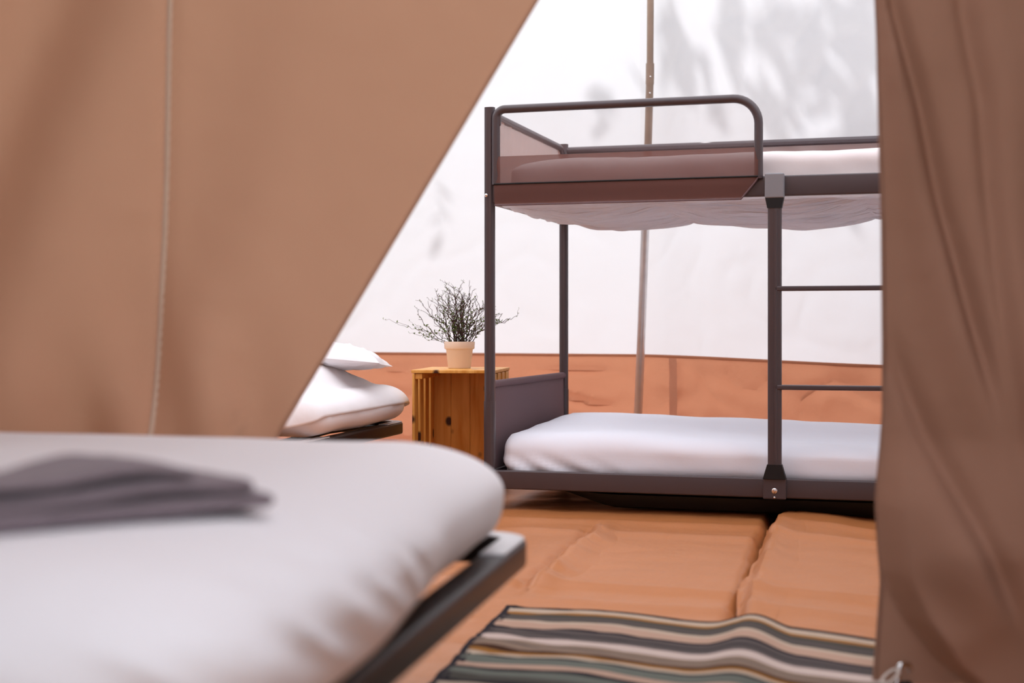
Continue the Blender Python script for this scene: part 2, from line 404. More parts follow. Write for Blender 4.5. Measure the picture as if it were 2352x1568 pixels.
# ------------------------------------------------------------------ tent shell
LEAN = 0.20
CEN = Vector((0.2, 3.0))
base = {'fl': (-3.2, -1.2), 'l0': (-3.35, 2.95), 'l1': (-3.2, 6.6), 'l2': (-2.2, 8.02), 'p': (0.62, 6.80),
        'q': (1.62, 5.60), 'r': (3.05, 5.05), 's': (3.4, 1.93), 'fr': (3.2, -1.2)}
def skirt_top(x):
    return 0.459 - 0.024 * smooth01(.62, 1.62, x)
def wall_panel(name, a, b, nu, nv, seed, ztop=2.3, wrinkle=1.0, cloth='white_canvas', label=None):
    A, B = Vector(a), Vector(b)
    d = (B - A); L = d.length; d.normalize()
    nrm = Vector((d.y, -d.x))
    if nrm.dot(CEN - (A + B) / 2) < 0: nrm = -nrm
    mA, mB = (CEN - A).normalized(), (CEN - B).normalized()
    def lean(s): return (mA * (1 - s) + mB * s)
    def pt(s, z):
        p = A + (B - A) * s + lean(s) * LEAN * z
        edge = min(1, min(s, 1 - s) * L / .25)
        return p, edge
    def canv(s, z):
        p, edge = pt(s, z); q = s * L
        # broad vertical drapes, finer creases
        k = 0.02 * math.sin(q * 9 + 1.5 * z + seed) * smooth01(.9, 2.2, z) + 0.012 * nz(q * 2.6, z * .9, seed) 
        cr = abs(nz(q * 3.0 + z * 1.3, z * 4.2 - q, seed + 5)); k += 0.0045 * (1 - min(1, cr * 5))
        cr2 = abs(nz(q * 6.0 - z * 3, z * 6.2 + q * 2, seed + 9)); k += 0.0018 * (1 - min(1, cr2 * 6))
        k *= edge * wrinkle * min(1, (z - .43) / .12 + .1)
        p = p + nrm * k
        return Vector((p.x, p.y, z))
    bm = nb()
    ss = lin(0, 1, nu)
    rows = []
    vv = lin(0, 1, nv)
    def f(s, v):
        x = (A + (B - A) * s).x; z0 = skirt_top(x); return canv(s, z0 + (ztop - z0) * v)
    grid(bm, f, ss, vv)
    wobj = struct(obj(name, bm, cloth), label)
    bm = nb()
    def f2(s, v):
        x = (A + (B - A) * s).x; z0 = skirt_top(x); z = z0 * v
        p, edge = pt(s, z); q = s * L
        cr = abs(nz(q * 2.3 + z * 3, z * 5.2 - q * 1.2, seed + 15))
        k = 0.045 * (1 - min(1, cr * 3.2)) + 0.035 * nz(q * 4.2, z * 2.4, seed + 2) + .012 * nz(q * 9, z * 7, seed)
        k *= edge * smooth01(1.0, .78, v) + 0
        p = p + nrm * (k + .004)
        return Vector((p.x, p.y, max(z, 0.0)))
    grid(bm, f2, lin(0, 1, nu), lin(0, 1, 26))
    obj('skirt', bm, 'tan_skirt', wobj)
    # sewn edge between skirt and wall
    bm = nb()
    pts = []
    for s in lin(0, 1, 24):
        x = (A + (B - A) * s).x; z0 = skirt_top(x); p, e = pt(s, z0); p = p + nrm * .006
        pts.append((p.x, p.y, z0))
    sweep(bm, pts, rrect(.004, .012, .0018, 2))
    obj('hem', bm, 'tan_skirt', wobj)
    return wobj
wall_panel('wall_left', base['l0'], base['l1'], 30, 20, 3.0)
wall_panel('wall_left_corner', base['l1'], base['l2'], 30, 20, 4.0)
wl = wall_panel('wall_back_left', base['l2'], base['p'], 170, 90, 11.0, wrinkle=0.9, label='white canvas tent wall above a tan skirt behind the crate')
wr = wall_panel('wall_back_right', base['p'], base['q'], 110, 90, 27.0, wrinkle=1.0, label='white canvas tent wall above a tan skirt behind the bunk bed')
wall_panel('wall_right_corner', base['q'], base['r'], 40, 30, 31.0)
wall_panel('wall_right', base['r'], base['s'], 30, 20, 35.0)
# vertical welded strap on the skirt right of the pole
def on_wall(a, b, s, z, off):
    A, B = Vector(a), Vector(b); d = (B - A).normalized(); nrm = Vector((d.y, -d.x))
    if nrm.dot(CEN - (A + B) / 2) < 0: nrm = -nrm
    mA, mB = (CEN - A).normalized(), (CEN - B).normalized()
    p = A + (B - A) * s + (mA * (1 - s) + mB * s) * LEAN * z + nrm * off
    return Vector((p.x, p.y, z))
bm = nb(); grid(bm, lambda u, v: on_wall(base['p'], base['q'], .14 + u, v, .034 + .004 * nz(u * 40, v * 12)), lin(0, .032, 4), lin(.0, .45, 16))
obj('skirt_strap', bm, 'strap_tan', wr)
# outer canopy over the far room and the near compartment's roof and added shading liners
PART = lambda x: 2.42 - 0.15 * x
bm = nb()
def roof(u, v):
    order = ['l0', 'l1', 'l2', 'p', 'q', 'r', 's']
    t = u * (len(order) - 1); i = min(int(t), len(order) - 2); f = t - i
    a = Vector(base[order[i]]); b = Vector(base[order[i+1]])
    p = a + (b - a) * f
    m_ = (CEN - a).normalized() * (1 - f) + (CEN - b).normalized() * f
    p = p + m_ * LEAN * 2.3
    apex = Vector((.2, 2.9))
    q = p + (apex - p) * v
    return Vector((q.x, q.y, 2.3 + 1.3 * v))
grid(bm, roof, lin(0, 1, 37), lin(0, 1, 12))
struct(obj('ceiling', bm, 'roof_canvas'))
bm = nb(); grid(bm, lambda u, v: Vector((u, v, 2.28)), lin(-.55, 3.3, 8), [-.6, 0, .6, 1.2, 2.0, 2.2, 2.9])
for v in bm.verts:
    if v.co.y > 2.5: v.co.y = PART(v.co.x)
struct(obj('ceiling_near', bm, 'near_roof'))
# unseen brown liner added around the near compartment to hold back light
bm = nb()
def flank(u, v):
    x, z = interp([(0, -2.75), (.3, -2.7), (.65, -1.2), (1, -.45)], v), interp([(0, 0), (.3, .78), (.65, 1.26), (1, 2.28)], v)
    y = -.6 + (PART(x) + .6) * u
    return Vector((x + .02 * nz(u * 5, v * 5), y, z))
grid(bm, flank, lin(0, 1, 24), lin(0, 1, 21)); struct(obj('shade_liner_left', bm, 'shade_liner'))  # slope shaped to shade the upper left of the partition
bm = nb(); grid(bm, lambda u, v: Vector((u, -.6 + .05 * nz(u * 3, v), v)), lin(-2.75, -.35, 14), lin(0, 2.28, 12)); struct(obj('light_block_front', bm, 'shade_liner'))  # added out of view to block sky light from the left front
bm = nb(); a, b = (1.02, -.2), (.87, 2.28)
grid(bm, lambda u, v: Vector((a[0] + (b[0]-a[0])*u + .03*nz(u*6, v), a[1] + (b[1]-a[1])*u, v)), lin(0, 1, 24), lin(0, 2.27, 14))
struct(obj('shade_liner_right', bm, 'shade_liner'))  # unseen, set close in to darken the lower right of the curtain

# ------------------------------------------------------------------ left canvas partition with slanted free edge
Z0 = 0.0
def edge_x(z):     # slanted edge, straight in the cloth plane
    xa, za = -.4019, .406; xb, zb = .0459, 1.143
    return xa + (xb - xa) * (z - za) / (zb - za)
SEAM = [(0.0, -.70), (.39, -.640), (.78, -.617), (1.15, -.600), (2.3, -.575)]
def part_disp(x, z):
    k = 0.0
    lx = smooth01(-.25, -.9, x)
    # slack diagonal waves left of the seam
    k += lx * 0.034 * math.sin((x * 1.0 - z * .45) * 16 + 1.0 + 1.3 * nz(x * 2, z * 2))
    k += 0.016 * nz(x * 1.6, z * .9, 5.5)
    # pulls radiating from the seam foot
    sx = interp(SEAM, z)
    d = x - sx
    low = smooth01(.75, .40, z)
    k += low * 0.020 * math.sin(d * 34 + z * 9) * g(d, .24)
    k += -0.010 * g(d, .012)                        # stitched line pulls in
    # short creases
    for cx, cz, L, sl_, a in ((-.52, .64, .07, -.06, .006), (-.50, .55, .05, -.3, .006), (-.47, .40, .03, -2.5, .008), (-.67, .79, .05, -.12, .005), (-.52, .93, .05, -.05, .004)):
        u = (x - cx); dz = z - (cz + sl_ * u)
        if abs(u) < L * 2: k += a * g(u, L) * (g(dz, .008) if dz < 0 else g(dz, .02))
    return k
bm = nb()
def part_pt(u, z):
    x1 = edge_x(z); x = -3.32 + (x1 + 3.32) * u
    k = part_disp(x, z) * min(1, (1 - u) * 40 + .15)
    return Vector((x, PART(x) - k, z))
us = lin(0, .55, 30)[:-1] + lin(.55, 1, 150)
grid(bm, part_pt, us, lin(0.012, 2.27, 150))
cp = thing('canvas_partition', 'tan canvas partition with a slanted free edge behind the big low bed', 'partition', (-1.4, 2.63, 0))
o = obj('cloth', bm, 'tan_canvas', cp); o.matrix_parent_inverse = cp.matrix_basis.inverted()
bm = nb(); pts = []
for z in lin(0.012, 2.27, 60):
    x = edge_x(z); pts.append((x - .004, PART(x) - part_disp(x, z) * .15, z))
sweep(bm, pts, rrect(.007, .004, .0018, 2), up=Vector((0, 1, 0)))
o = obj('hem', bm, 'tan_canvas', cp); o.matrix_parent_inverse = cp.matrix_basis.inverted()
bm = nb(); pts = []
for z in lin(0.012, 2.27, 80):
    x = interp(SEAM, z) + .002 * nz(z * 3, 1); pts.append((x, PART(x) - part_disp(x, z) - .002, z))
sweep(bm, pts, rrect(.010, .006, .0028, 2), up=Vector((0, 1, 0)))
o = obj('seam', bm, 'seam_tape', cp); o.matrix_parent_inverse = cp.matrix_basis.inverted()
for ob in cp.children: pass

# ------------------------------------------------------------------ right curtain
CEDGE = [(0.005, .5925), (.05, .596), (.175, .605), (.232, .600), (.303, .596), (.396, .604), (.446, .6077), (.553, .6077), (.767, .606), (.91, .602), (1.05, .599), (1.13, .596), (2.3, .565)]
FA = [(.0, .86), (.40, .775), (.52, .750), (.66, .723), (.80, .695), (.945, .668), (1.11, .625), (1.4, .59)]
FB = [(-.02, .76), (.01, .735), (.054, .683), (.12, .635), (.196, .598), (.30, .58)]
FC = [(.10, .80), (.25, .735), (.40, .675), (.50, .64), (.60, .61)]
FD = [(.3, .80), (.6, .775), (.8, .765), (.95, .760), (1.1, .735)]
def cur_disp(x, z):
    k = 0.0
    d = x - interp(FA, z); f = smooth01(.35, .6, z)
    k += f * (-.026 * g(d, .014) + .026 * (g(d + .035, .03)) + .014 * g(d - .05, .045))
    d = x - interp(FC, z); f = smooth01(.08, .2, z) * (1 - smooth01(.48, .62, z))
    k += f * (-.020 * g(d, .018) + .020 * g(d + .05, .045))
    d = x - interp(FD, z); f = smooth01(.3, .5, z) * (1 - smooth01(1.1, 1.3, z))
    k += f * (-.018 * g(d, .016) + .014 * g(d - .04, .04))
    d = x - interp(FB, z); f = 1 - smooth01(.22, .42, z)
    k += f * .085 * smooth01(-.004, .03, d) * (1 + .25 * nz(x * 9, z * 9, 1))
    # belly of the cloth above the bunched foot
    k += .085 * g(z - .45, .26) * smooth01(.59, .80, x) - .035 * smooth01(.22, .0, z) * smooth01(.62, .85, x)
    k += .014 * nz(x * 5, z * 1.6, 8) + .005 * nz(x * 14, z * 6, 3) + .02 * math.sin(x * 13 - z * 2.0) * smooth01(.72, .9, x)
    return k
bm = nb()
def cur_pt(u, z):
    e = interp(CEDGE, z); x = e + u
    k = cur_disp(x, z) * smooth01(-.01, .03, u) 
    return Vector((x, PART(x) - k, z))
us = lin(0, .34, 120)[:-1] + lin(.34, 2.0, 40)
grid(bm, cur_pt, us, lin(.005, 1.25, 190)[:-1] + lin(1.25, 2.27, 24))
cc = thing('canvas_curtain', 'dark brown canvas curtain with soft hanging folds beside the rug', 'curtain', (1.0, 2.27, 0))
o = obj('cloth', bm, 'brown_canvas', cc); o.matrix_parent_inverse = cc.matrix_basis.inverted()
bm = nb(); pts = []
for z in lin(.005, 2.27, 110):
    x = interp(CEDGE, z); pts.append((x + .001, PART(x), z))
sweep(bm, pts, circ(.0035, 8), up=Vector((0, 1, 0)))
o = obj('hem', bm, 'brown_canvas', cc); o.matrix_parent_inverse = cc.matrix_basis.inverted()

# ------------------------------------------------------------------ tent pole in the far corner
tp = thing('tent_pole', 'slim metal tent pole standing in the far canvas corner', 'tent pole', (0.565, 6.52, 0))
def pole_pt(z):
    Y = 6.52 - .155 * z
    x = 1465 + 29 * smooth01(-.3, 1.9, z) if False else interp([(0, 1462), (.17, 1465), (.459, 1471), (1.05, 1482), (1.43, 1489), (1.70, 1493), (2.02, 1494), (2.6, 1495)], z)
    X = (x - 1176) / FPX * Y
    return Vector((X - .565, Y - 6.52, z))
tube_obj('lower_tube', [pole_pt(z) for z in lin(0.0, 1.08, 14)], .0190, 'pole_steel', tp, 16)
tube_obj('middle_tube', [pole_pt(z) for z in lin(1.08, 1.72, 10)], .0170, 'pole_weathered', tp, 16)
tube_obj('upper_tube', [pole_pt(z) for z in lin(1.72, 2.5, 10)], .0150, 'pole_weathered', tp, 16)
tube_obj('ferrule', [pole_pt(z) for z in lin(1.66, 1.75, 4)], .0185, 'pole_weathered', tp, 16)
bm = nb(); lathe(bm, [(.03, 0), (.03, .012), (.0195, .02)], 18); obj('foot', bm, 'slat_black', tp)
for z in (1.62, 1.69):
    p = pole_pt(z); bolt(tp, (p.x, p.y - .0185, p.z), .004)

# ------------------------------------------------------------------ bunk bed
BRZ = R(-16.5)
BO = Vector((-0.072, 4.62, 0))
bb = thing('bunk_bed', 'dark metal bunk bed with net guard rail and ladder', 'bunk bed', BO, BRZ)
L, W = 2.07, .965
HP = 1.303
for ix, x in enumerate((0, L)):
    for iy, y in enumerate((0, W)):
        bm = nb(); sweep(bm, [(x, y, .345), (x, y, HP)], rrect(.034, .030, .011, 3), up=Vector((0, 1, 0)))
        p = obj('post', bm, 'bunk_metal', bb)
        # shallow groove rib down the face
        bm = nb(); sweep(bm, [(x + .006, y - .0145, .36), (x + .006, y - .0145, HP - .02)], rrect(.008, .004, .0015, 2), up=Vector((0, 1, 0)))
        obj('rib', bm, 'bunk_metal', p)
        bolt(p, (x - .007, y - .0155, 1.017), .006)
        bm = nb(); sweep(bm, [(x, y, .012), (x, y, .35)], rrect(.037, .033, .012, 3), up=Vector((0, 1, 0)))
        q = obj('leg', bm, 'bunk_metal', bb)
        bm = nb(); lathe(bm, [(.016, 0), (.018, .004), (.016, .014)], 14); f = obj('rubber_foot', bm, 'slat_black', q); f.location = (x, y, 0)
def beam(name, a, b, h, t, parent=bb, lip=True):
    bm = nb(); sweep(bm, [a, b], rrect(t, h, .005, 3))
    o = obj(name, bm, 'bunk_metal', parent)
    return o
e = .016
for z0, z1, nm in ((.068, .128, 'lower'), (.990, 1.053, 'upper')):
    zc, h = (z0 + z1) / 2, z1 - z0
    beam('side_beam', (e, -.004, zc), (L - e, -.004, zc), h, .024)
    beam('side_beam', (e, W, zc), (L - e, W, zc), h, .024)
    beam('end_beam', (0, e, zc), (0, W - e, zc), h, .024)
    beam('end_beam', (L, e, zc), (L, W - e, zc), h, .024)
# head and foot boards, lower: stretched fabric over a tube
for x in (0, L):
    bm = nb()
    grid(bm, lambda u, v: Vector((x + .004 * nz(u * 5, v * 9, x), u, v)), lin(.014, W - .014, 24), lin(.10, .405, 10))
    r = obj('end_panel', bm, 'brown_fabric', bb)
    mm = r.modifiers.new('solid', 'SOLIDIFY'); mm.thickness = .008; mm.offset = 0
    tube_obj('end_tube', [(x, .01, .404), (x, W - .01, .404)], .0125, 'brown_fabric', bb)
    # upper: rounded tube frame with net
    path = arc_path([(x, .028, 1.05), (x, .028, 1.283), (x, W - .028, 1.283), (x, W - .028, 1.05)], [.05, .05])
    tube_obj('end_rail', path, .0125, 'bunk_metal', bb, up=Vector((1, 0, 0)))
    bm = nb()
    grid(bm, lambda u, v: Vector((x + .006 * math.sin(u * 60 + 3 * nz(u * 7, v * 4)) * g(u - .08, .25) + .004 * nz(u * 24, v * 3), u, v)), lin(.03, W - .03, 80), lin(1.045, 1.28, 10))
    obj('end_net', bm, 'net_end', bb)
# back guard rail of the upper bunk
tube_obj('back_rail', [(.015, W, 1.278), (L - .015, W, 1.278)], .0135, 'bunk_metal', bb)
bm = nb(); grid(bm, lambda u, v: Vector((u, W + .003 * nz(u * 6, v * 6), v)), lin(.016, L - .016, 40), lin(1.05, 1.275, 6))
obj('back_net', bm, 'net_dense', bb)
# front guard rail
GX = .868
path = arc_path([(.026, -.016, 1.05), (.026, -.016, 1.293), (GX, -.016, 1.293), (GX, -.016, 1.045)], [.030, .078], 9)
tube_obj('guard_rail', path, .0135, 'bunk_metal', bb, 14, up=Vector((0, 1, 0)))
bm = nb()
def gnet(u, v):
    return Vector((u, -.018 + .004 * nz(u * 9, v * 14, 2), v))
grid(bm, gnet, lin(.03, GX - .004, 60), lin(1.138, 1.288, 10))
for v in list(bm.verts):      # rounded top corner follows the tube
    dx, dz = v.co.x - (GX - .078), v.co.z - (1.293 - .078)
    if dx > 0 and dz > 0:
        L2 = math.hypot(dx, dz)
        if L2 > .076: v.co.x = GX - .078 + dx * .076 / L2; v.co.z = 1.293 - .078 + dz * .076 / L2
obj('guard_net', bm, 'net_sheer', bb)
bm = nb()
def gpan(u, v):
    z = .983 + (1.140 - .983) * v
    cut = max(0, (1.045 - z)) * .85
    x = .024 + (GX - cut - .024) * u
    bulge = .006 * math.sin(v * 3.14) + .004 * nz(x * 5, z * 20, 4)
    return Vector((x, -.0215 - bulge - .002, z))
grid(bm, gpan, lin(0, 1, 60), lin(0, 1, 12))
obj('guard_panel', bm, 'net_dense', bb)
tube_obj('guard_cord', [gpan(u, .43) + Vector((0, -.002, 0)) for u in lin(0, 1, 20)], .0028, 'slat_black', bb, 8)
tube_obj('guard_hem', [gpan(u, 0) for u in lin(0, 1, 20)] + [gpan(1, v) for v in lin(0.05, .42, 6)], .0026, 'brown_fabric', bb, 8)
# gusset where guard rail meets the post
bm = nb(); box(bm, (.030, -.016, 1.262), (.026, .012, .045), .004); obj('gusset', bm, 'bunk_metal', bb, False)
# cloth slung under the upper mattress
def base_pt(u, v):
    x = .02 + (L - .04) * u; y = .012 + (W - .024) * v
    sc_ = abs(math.sin((x - .52) / .33 * math.pi / 2)) ** .7 if x < 1.2 else abs(math.sin((x - 1.18) / .30 * math.pi / 2)) ** .7 * .6
    sc_ *= smooth01(0, .25, x)
    z = .992 - .030 * math.sin(min(1, v * 1.0) * math.pi) * (.4 + .6 * sc_) - .034 * g(v - .95, .10) * sc_
    wr_ = math.sin(v * 34 + 7 * nz(x * 1.9, v * 2, 3) + 5 * sc_)
    z += .012 * wr_ * smooth01(0, .2, v) * (.4 + .9 * abs(nz(x * 2.4, 1.0, 6)))
    z += .008 * nz(x * 7, v * 6, 9)
    return Vector((x, y, min(z, .9945) if v > .02 else .995))
bm = nb(); grid(bm, base_pt, lin(0, 1, 150), lin(0, 1, 90)); obj('mattress_cloth', bm, 'base_cloth', bb)
# black cloth sagging to the floor, added to blacken the shade under the bunk
bm = nb(); grid(bm, lambda u, v: Vector((u, v, .074 - .064 * min(1, 6 * math.sin(v / W * math.pi)) * smooth01(.16, .42, u) * smooth01(L - .02, L - .2, u))), lin(.02, L - .02, 60), lin(.012, W - .012, 30)); obj('underbed_shade', bm, 'slat_black', bb)
# ladder
for ix, x in enumerate((.918, 1.315)):
    bm = nb(); sweep(bm, [(x, -.027, .128), (x, -.027, .985)], rrect(.042, .024, .009, 3), up=Vector((0, 1, 0)))
    lr = obj('ladder_rail', bm, 'bunk_metal', bb)
    bm = nb(); sweep(bm, [(x + .004, -.0395, .18), (x + .004, -.0395, .95)], rrect(.010, .003, .0012, 2), up=Vector((0, 1, 0))); obj('rib', bm, 'bunk_metal', lr)
    bm = nb(); box(bm, (x, -.028, 1.020), (.058, .030, .076), .004); obj('top_bracket', bm, 'bracket_sheen', lr, False)['label'] = 'ladder bracket with its reflection painted grey'
    bm = nb()
    def prism(z0, z1, w0, w1, dep=.026):
        vv = [bm.verts.new((x + sx * w / 2, -.028 + sy * dep / 2, z)) for z, w in ((z0, w0), (z1, w1)) for sx, sy in ((-1, -1), (1, -1), (1, 1), (-1, 1))]
        for k in range(4): bm.faces.new((vv[k], vv[(k+1) % 4], vv[4+(k+1) % 4], vv[4+k]))
        bm.faces.new(vv[:4][::-1]); bm.faces.new(vv[4:])
    prism(.952, .984, .043, .056); obj('collar', bm, 'slat_black', lr, False)
    bm = nb(); prism(.128, .172, .070, .044); obj('collar', bm, 'slat_black', lr, False)
    bm = nb(); box(bm, (x, -.024, .098), (.070, .022, .064), .004); fb = obj('foot_bracket', bm, 'bunk_metal', lr, False)
    bolt(lr, (x, -.0355, .092), .0085)
    bolt(lr, (x, -.0355, .072), .0035)
for z in (.407, .707):
    bm = nb(); box(bm, ((.918 + 1.315) / 2, -.026, z), (.40, .030, .015), .004, 3); obj('rung', bm, 'bunk_metal', bb, False)

# mattresses of the bunk bed (lift off: things of their own)
def lower_fn(p, n):
    x, y = p.x, p.y
    q = p.copy()
    if n.z > 0: q.z += (.020 * g(x + .75, .35) - .012 * smooth01(-.4, .5, x) + .010 * (y / .45) * 1.0) * n.z
    q += n * (.006 * nz(x * 3, y * 3, p.z * 5) + .003 * nz(x * 9, y * 7, p.z * 14))
    # tucked puckers at the near head corner
    if n.z < .8 and y < 0: q += n * .010 * math.sin((x * 1.0 + p.z * 1.6) * 55 + 2 * nz(x * 4, p.z * 8)) * smooth01(-.5, -1.0, x) * smooth01(.03, -.05, p.z)
    if y < -.3: q += n * .006 * nz(x * 5 + p.z * 9, p.z * 10, 6)
    return q
bm = nb(); rbox(bm, (1.008, .452, .075), (.028, .07, .055), (110, 50, 16), lower_fn)
lm = obj('mattress', bm, 'cool_sheet')
tag(lm, 'white sheeted mattress on the lower level of the bunk bed', 'mattress')
rot = Matrix.Rotation(BRZ, 3, 'Z')
place(lm, BO + rot @ Vector((L / 2, W / 2 - .002, .165)), BRZ)
bm = nb()
def upper_fn(p, n):
    q = p.copy(); q += n * (.005 * nz(p.x * 4, p.y * 4, p.z * 9) + .004 * nz(p.x * 11 + p.z * 9, p.y * 8, p.z * 20))
    if n.z > 0: q.z -= .018 * smooth01(-.86, -1.0, p.x) * n.z
    return q
rbox(bm, (.99, .440, .066), (.05, .05, .040), (110, 40, 14), upper_fn)
um = obj('mattress', bm, 'upper_sheet')
tag(um, 'pale mattress behind the net guard on the upper bunk', 'mattress')
place(um, BO + rot @ Vector((L / 2, W / 2, 1.0725)), BRZ)

# ------------------------------------------------------------------ low metal beds
def bed_frame(name, label, loc, rz, Lb, Wb, top, group):
    t = thing(name, label, 'bed frame', loc, rz, group)
    zc = top - .021
    prof = rrect(.042, .042, .007, 3)
    r = .055
    pts = arc_path([(-.30, 0, zc), (0, 0, zc), (0, -Wb, zc), (-.30, -Wb, zc)], [r, r], 8)
    tube_obj('end_rail', pts, 0, 'black_metal', t, prof=prof)
    pts = arc_path([(-Lb + .30, 0, zc), (-Lb, 0, zc), (-Lb, -Wb, zc), (-Lb + .30, -Wb, zc)], [r, r], 8)
    tube_obj('end_rail', pts, 0, 'black_metal', t, prof=prof)
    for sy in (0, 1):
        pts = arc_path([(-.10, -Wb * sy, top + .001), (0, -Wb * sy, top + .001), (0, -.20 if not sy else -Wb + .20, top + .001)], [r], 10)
        tube_obj('corner_glint', pts, 0, 'glint_grey', t, prof=rrect(.036, .003, .0012, 2))  # bright reflection on the rail corner, laid on as a pale strip
    for y in (0, -Wb):
        tube_obj('side_rail', [(-.30, y, zc), (-Lb + .30, y, zc)], 0, 'black_metal', t, prof=prof)
        for x in (-.30, -Lb + .30): box_obj('joint_sleeve', (x, y, zc), (.07, .046, .046), 'black_metal', t)
    for x in (-.36, -Lb / 2, -Lb + .36):
        for y in (-.05, -Wb + .05):
            lg = tube_obj('leg', [(x, y, .012), (x, y, zc - .01)], .014, 'slat_black', t, 12)
            bm = nb(); lathe(bm, [(.017, 0), (.017, .012)], 12); f = obj('rubber_foot', bm, 'slat_black', lg); f.location = (x, y, .001)
    n = 12
    for k in range(n):
        x = -.115 - (Lb - .23) * k / (n - 1)
        bm = nb(); sweep(bm, [(x, -Wb + .017, zc + .004), (x, -Wb / 2, zc + .014), (x, -.017, zc + .004)], rrect(.055, .009, .003, 2)); obj('slat', bm, 'slat_black', t)
    return t
F1 = Vector((0.010, 2.19, 0)); RZ1 = R(-11)
bed_frame('metal_bed_frame', 'black metal bed frame with rounded corner under the big white mattress by the rug', F1, RZ1, 2.05, 1.36, .268, 'low metal beds')
F2 = Vector((-0.400, 5.12, 0)); RZ2 = R(-13)
bed_frame('metal_bed_frame', 'black metal bed frame under the rumpled bed beside the wooden crate', F2, RZ2, 2.0, .98, .252, 'low metal beds')

# big near mattress with linen
def near_fn(p, n):
    q = p.copy(); x, y = p.x, p.y          # local, +x end faces the rug, centre at 0
    q += n * (.006 * nz(x * 2.2, y * 2.2, 3) + .003 * nz(x * 6, y * 6, p.z * 9))
    if n.z > .5:
        q.z += .006 * nz(x * 1.6 + 3, y * 3.0, 1.0)
        q.z += .010 * smooth01(-.2, -.6, x) * nz(x * 5, y * 4, 8)
    if n.x > .15:                           # drawn folds on the end face
        s = smooth01(.15, .7, n.x) * smooth01(.25, -.25, y) * smooth01(-.06, .0, p.z)
        ph = (y * 1.0 + (p.z + x * .4) * 2.6)
        a = nz(ph * 10, p.z * 3, 2); b = nz(ph * 15 + 4, p.z * 4, 5)
        q += n * s * (.007 * max(0, 1 - 3.5 * abs(a)) + .002 * max(0, 1 - 3 * abs(b)) - .003)
    if n.x > 0: q.x += .045 * smooth01(.30, -.25, y) * smooth01(.7, .95, x)
    if q.z < -.075: q.z = -.075
    return q
bm = nb(); rbox(bm, (.99, .665, .075), (.175, .15, .073), (120, 150, 24), near_fn, full=.28)
nm_ = obj('mattress', bm, 'bed_linen')
tag(nm_, 'big white linen covered mattress in front of the tan partition', 'mattress')
rot1 = Matrix.Rotation(RZ1, 3, 'Z')
place(nm_, F1 + rot1 @ Vector((-.982, -.680, .3475)), RZ1)

# folded towel
tw = thing('towel', 'folded dark grey towel lying on the big white mattress', 'towel', (-.207, 1.265, .4265), math.atan2(-.65, -.76))
# local +x runs along the length, local -y is the far side after rotation
def tow_fn(k):
    def f(p, n):
        q = p.copy(); q += n * (.003 * nz(p.x * 9, p.y * 9, k) + .0015 * nz(p.x * 25, p.y * 25, k + 3))
        q.z += .004 * nz(p.x * 5, p.y * 3, k + 1) * (k > 0) + .004 * g(p.x + .10, .05) * k
        q.y = .09 - (.09 - q.y) * (1.15 - .60 * smooth01(-.20, .05, p.x)); q.z *= 1 - .25 * smooth01(-.15, .05, p.x) * (k > 0)
        return q
    return f
for k, (cx, cy, hx, hy, hz, cz) in enumerate(((.205, -.092, .205, .094, .007, .007), (.213, -.092, .195, .088, .007, .0205), (.235, -.092, .165, .082, .0055, .0325))):
    bm = nb(); rbox(bm, (hx, hy, hz), (.012, .012, hz * .95), (50, 26, 8), tow_fn(k))
    o = obj('fold', bm, 'towel_grey', tw); o.location = (cx, cy, cz)

# far low bed: mattress, folded duvet, pillow
rot2 = Matrix.Rotation(RZ2, 3, 'Z')
def far_fn(p, n):
    q = p.copy(); x, y = p.x, p.y
    q += n * (.006 * nz(x * 3, y * 3, 13) + .003 * nz(x * 8, y * 8, p.z * 9))
    if n.z > .5: q.z = min(q.z, .060)
    if q.z < -.058: q.z = -.058
    return q
bm = nb(); rbox(bm, (.98, .47, .058), (.09, .10, .056), (80, 50, 14), far_fn)
fm = obj('mattress', bm, 'bed_linen')
tag(fm, 'white mattress on the bed beside the wooden crate', 'mattress')
place(fm, F2 + rot2 @ Vector((-.940, -.475, .314)), RZ2)
bm = nb()
def duv(u, v):
    y = -.985 + 1.03 * v                                        # bed frame axes; +x end faces the crate
    ev = min(smooth01(0, .09, v), smooth01(0, .09, 1 - v))
    if u > .88:                                                 # laps over the rounded mattress end
        th = R(90 - 84 * (u - .88) / .12); x = -.065 + .104 * math.cos(th); z = .314 + .066 * math.sin(th); up = 0.0
        x += .004 * nz(y * 18, u * 9)
    else:
        x = -1.30 + (1.30 - .065) * u / .88; up = smooth01(-.06, -.17, x); z = .380
    x -= .09 * (1 - ev) ** 2 * smooth01(.7, .9, u)
    wv_ = .014 * nz(x * 4, y * 4, 3) + .014 * (1 - min(1, 4 * abs(nz(x * 6 + y * 4, y * 6 - x * 3, 8)))) + .004 * nz(x * 14, y * 14, 5)
    z += (.078 + wv_) * up * smooth01(0, .35, v) * smooth01(0, .3, 1 - v)
    if up > 0: z += .006 * math.sin(y * 22 + x * 14 + 2 * nz(x * 3, y * 3)) * up * (1 - up) * 4
    eu = smooth01(0, .05, u); ed = min(ev, eu)
    z = z * ed + .335 * (1 - ed) if u <= .88 else z - .03 * (1 - ev)
    return Vector((x, y, z))
grid(bm, duv, lin(0, .88, 90)[:-1] + lin(.88, 1, 14), lin(0, 1, 70))
dv = obj('duvet', bm, 'bed_linen')
mm = dv.modifiers.new('solid', 'SOLIDIFY'); mm.thickness = .006; mm.offset = 1
tag(dv, 'rumpled white duvet on the bed beside the crate', 'duvet')
place(dv, F2, RZ2)
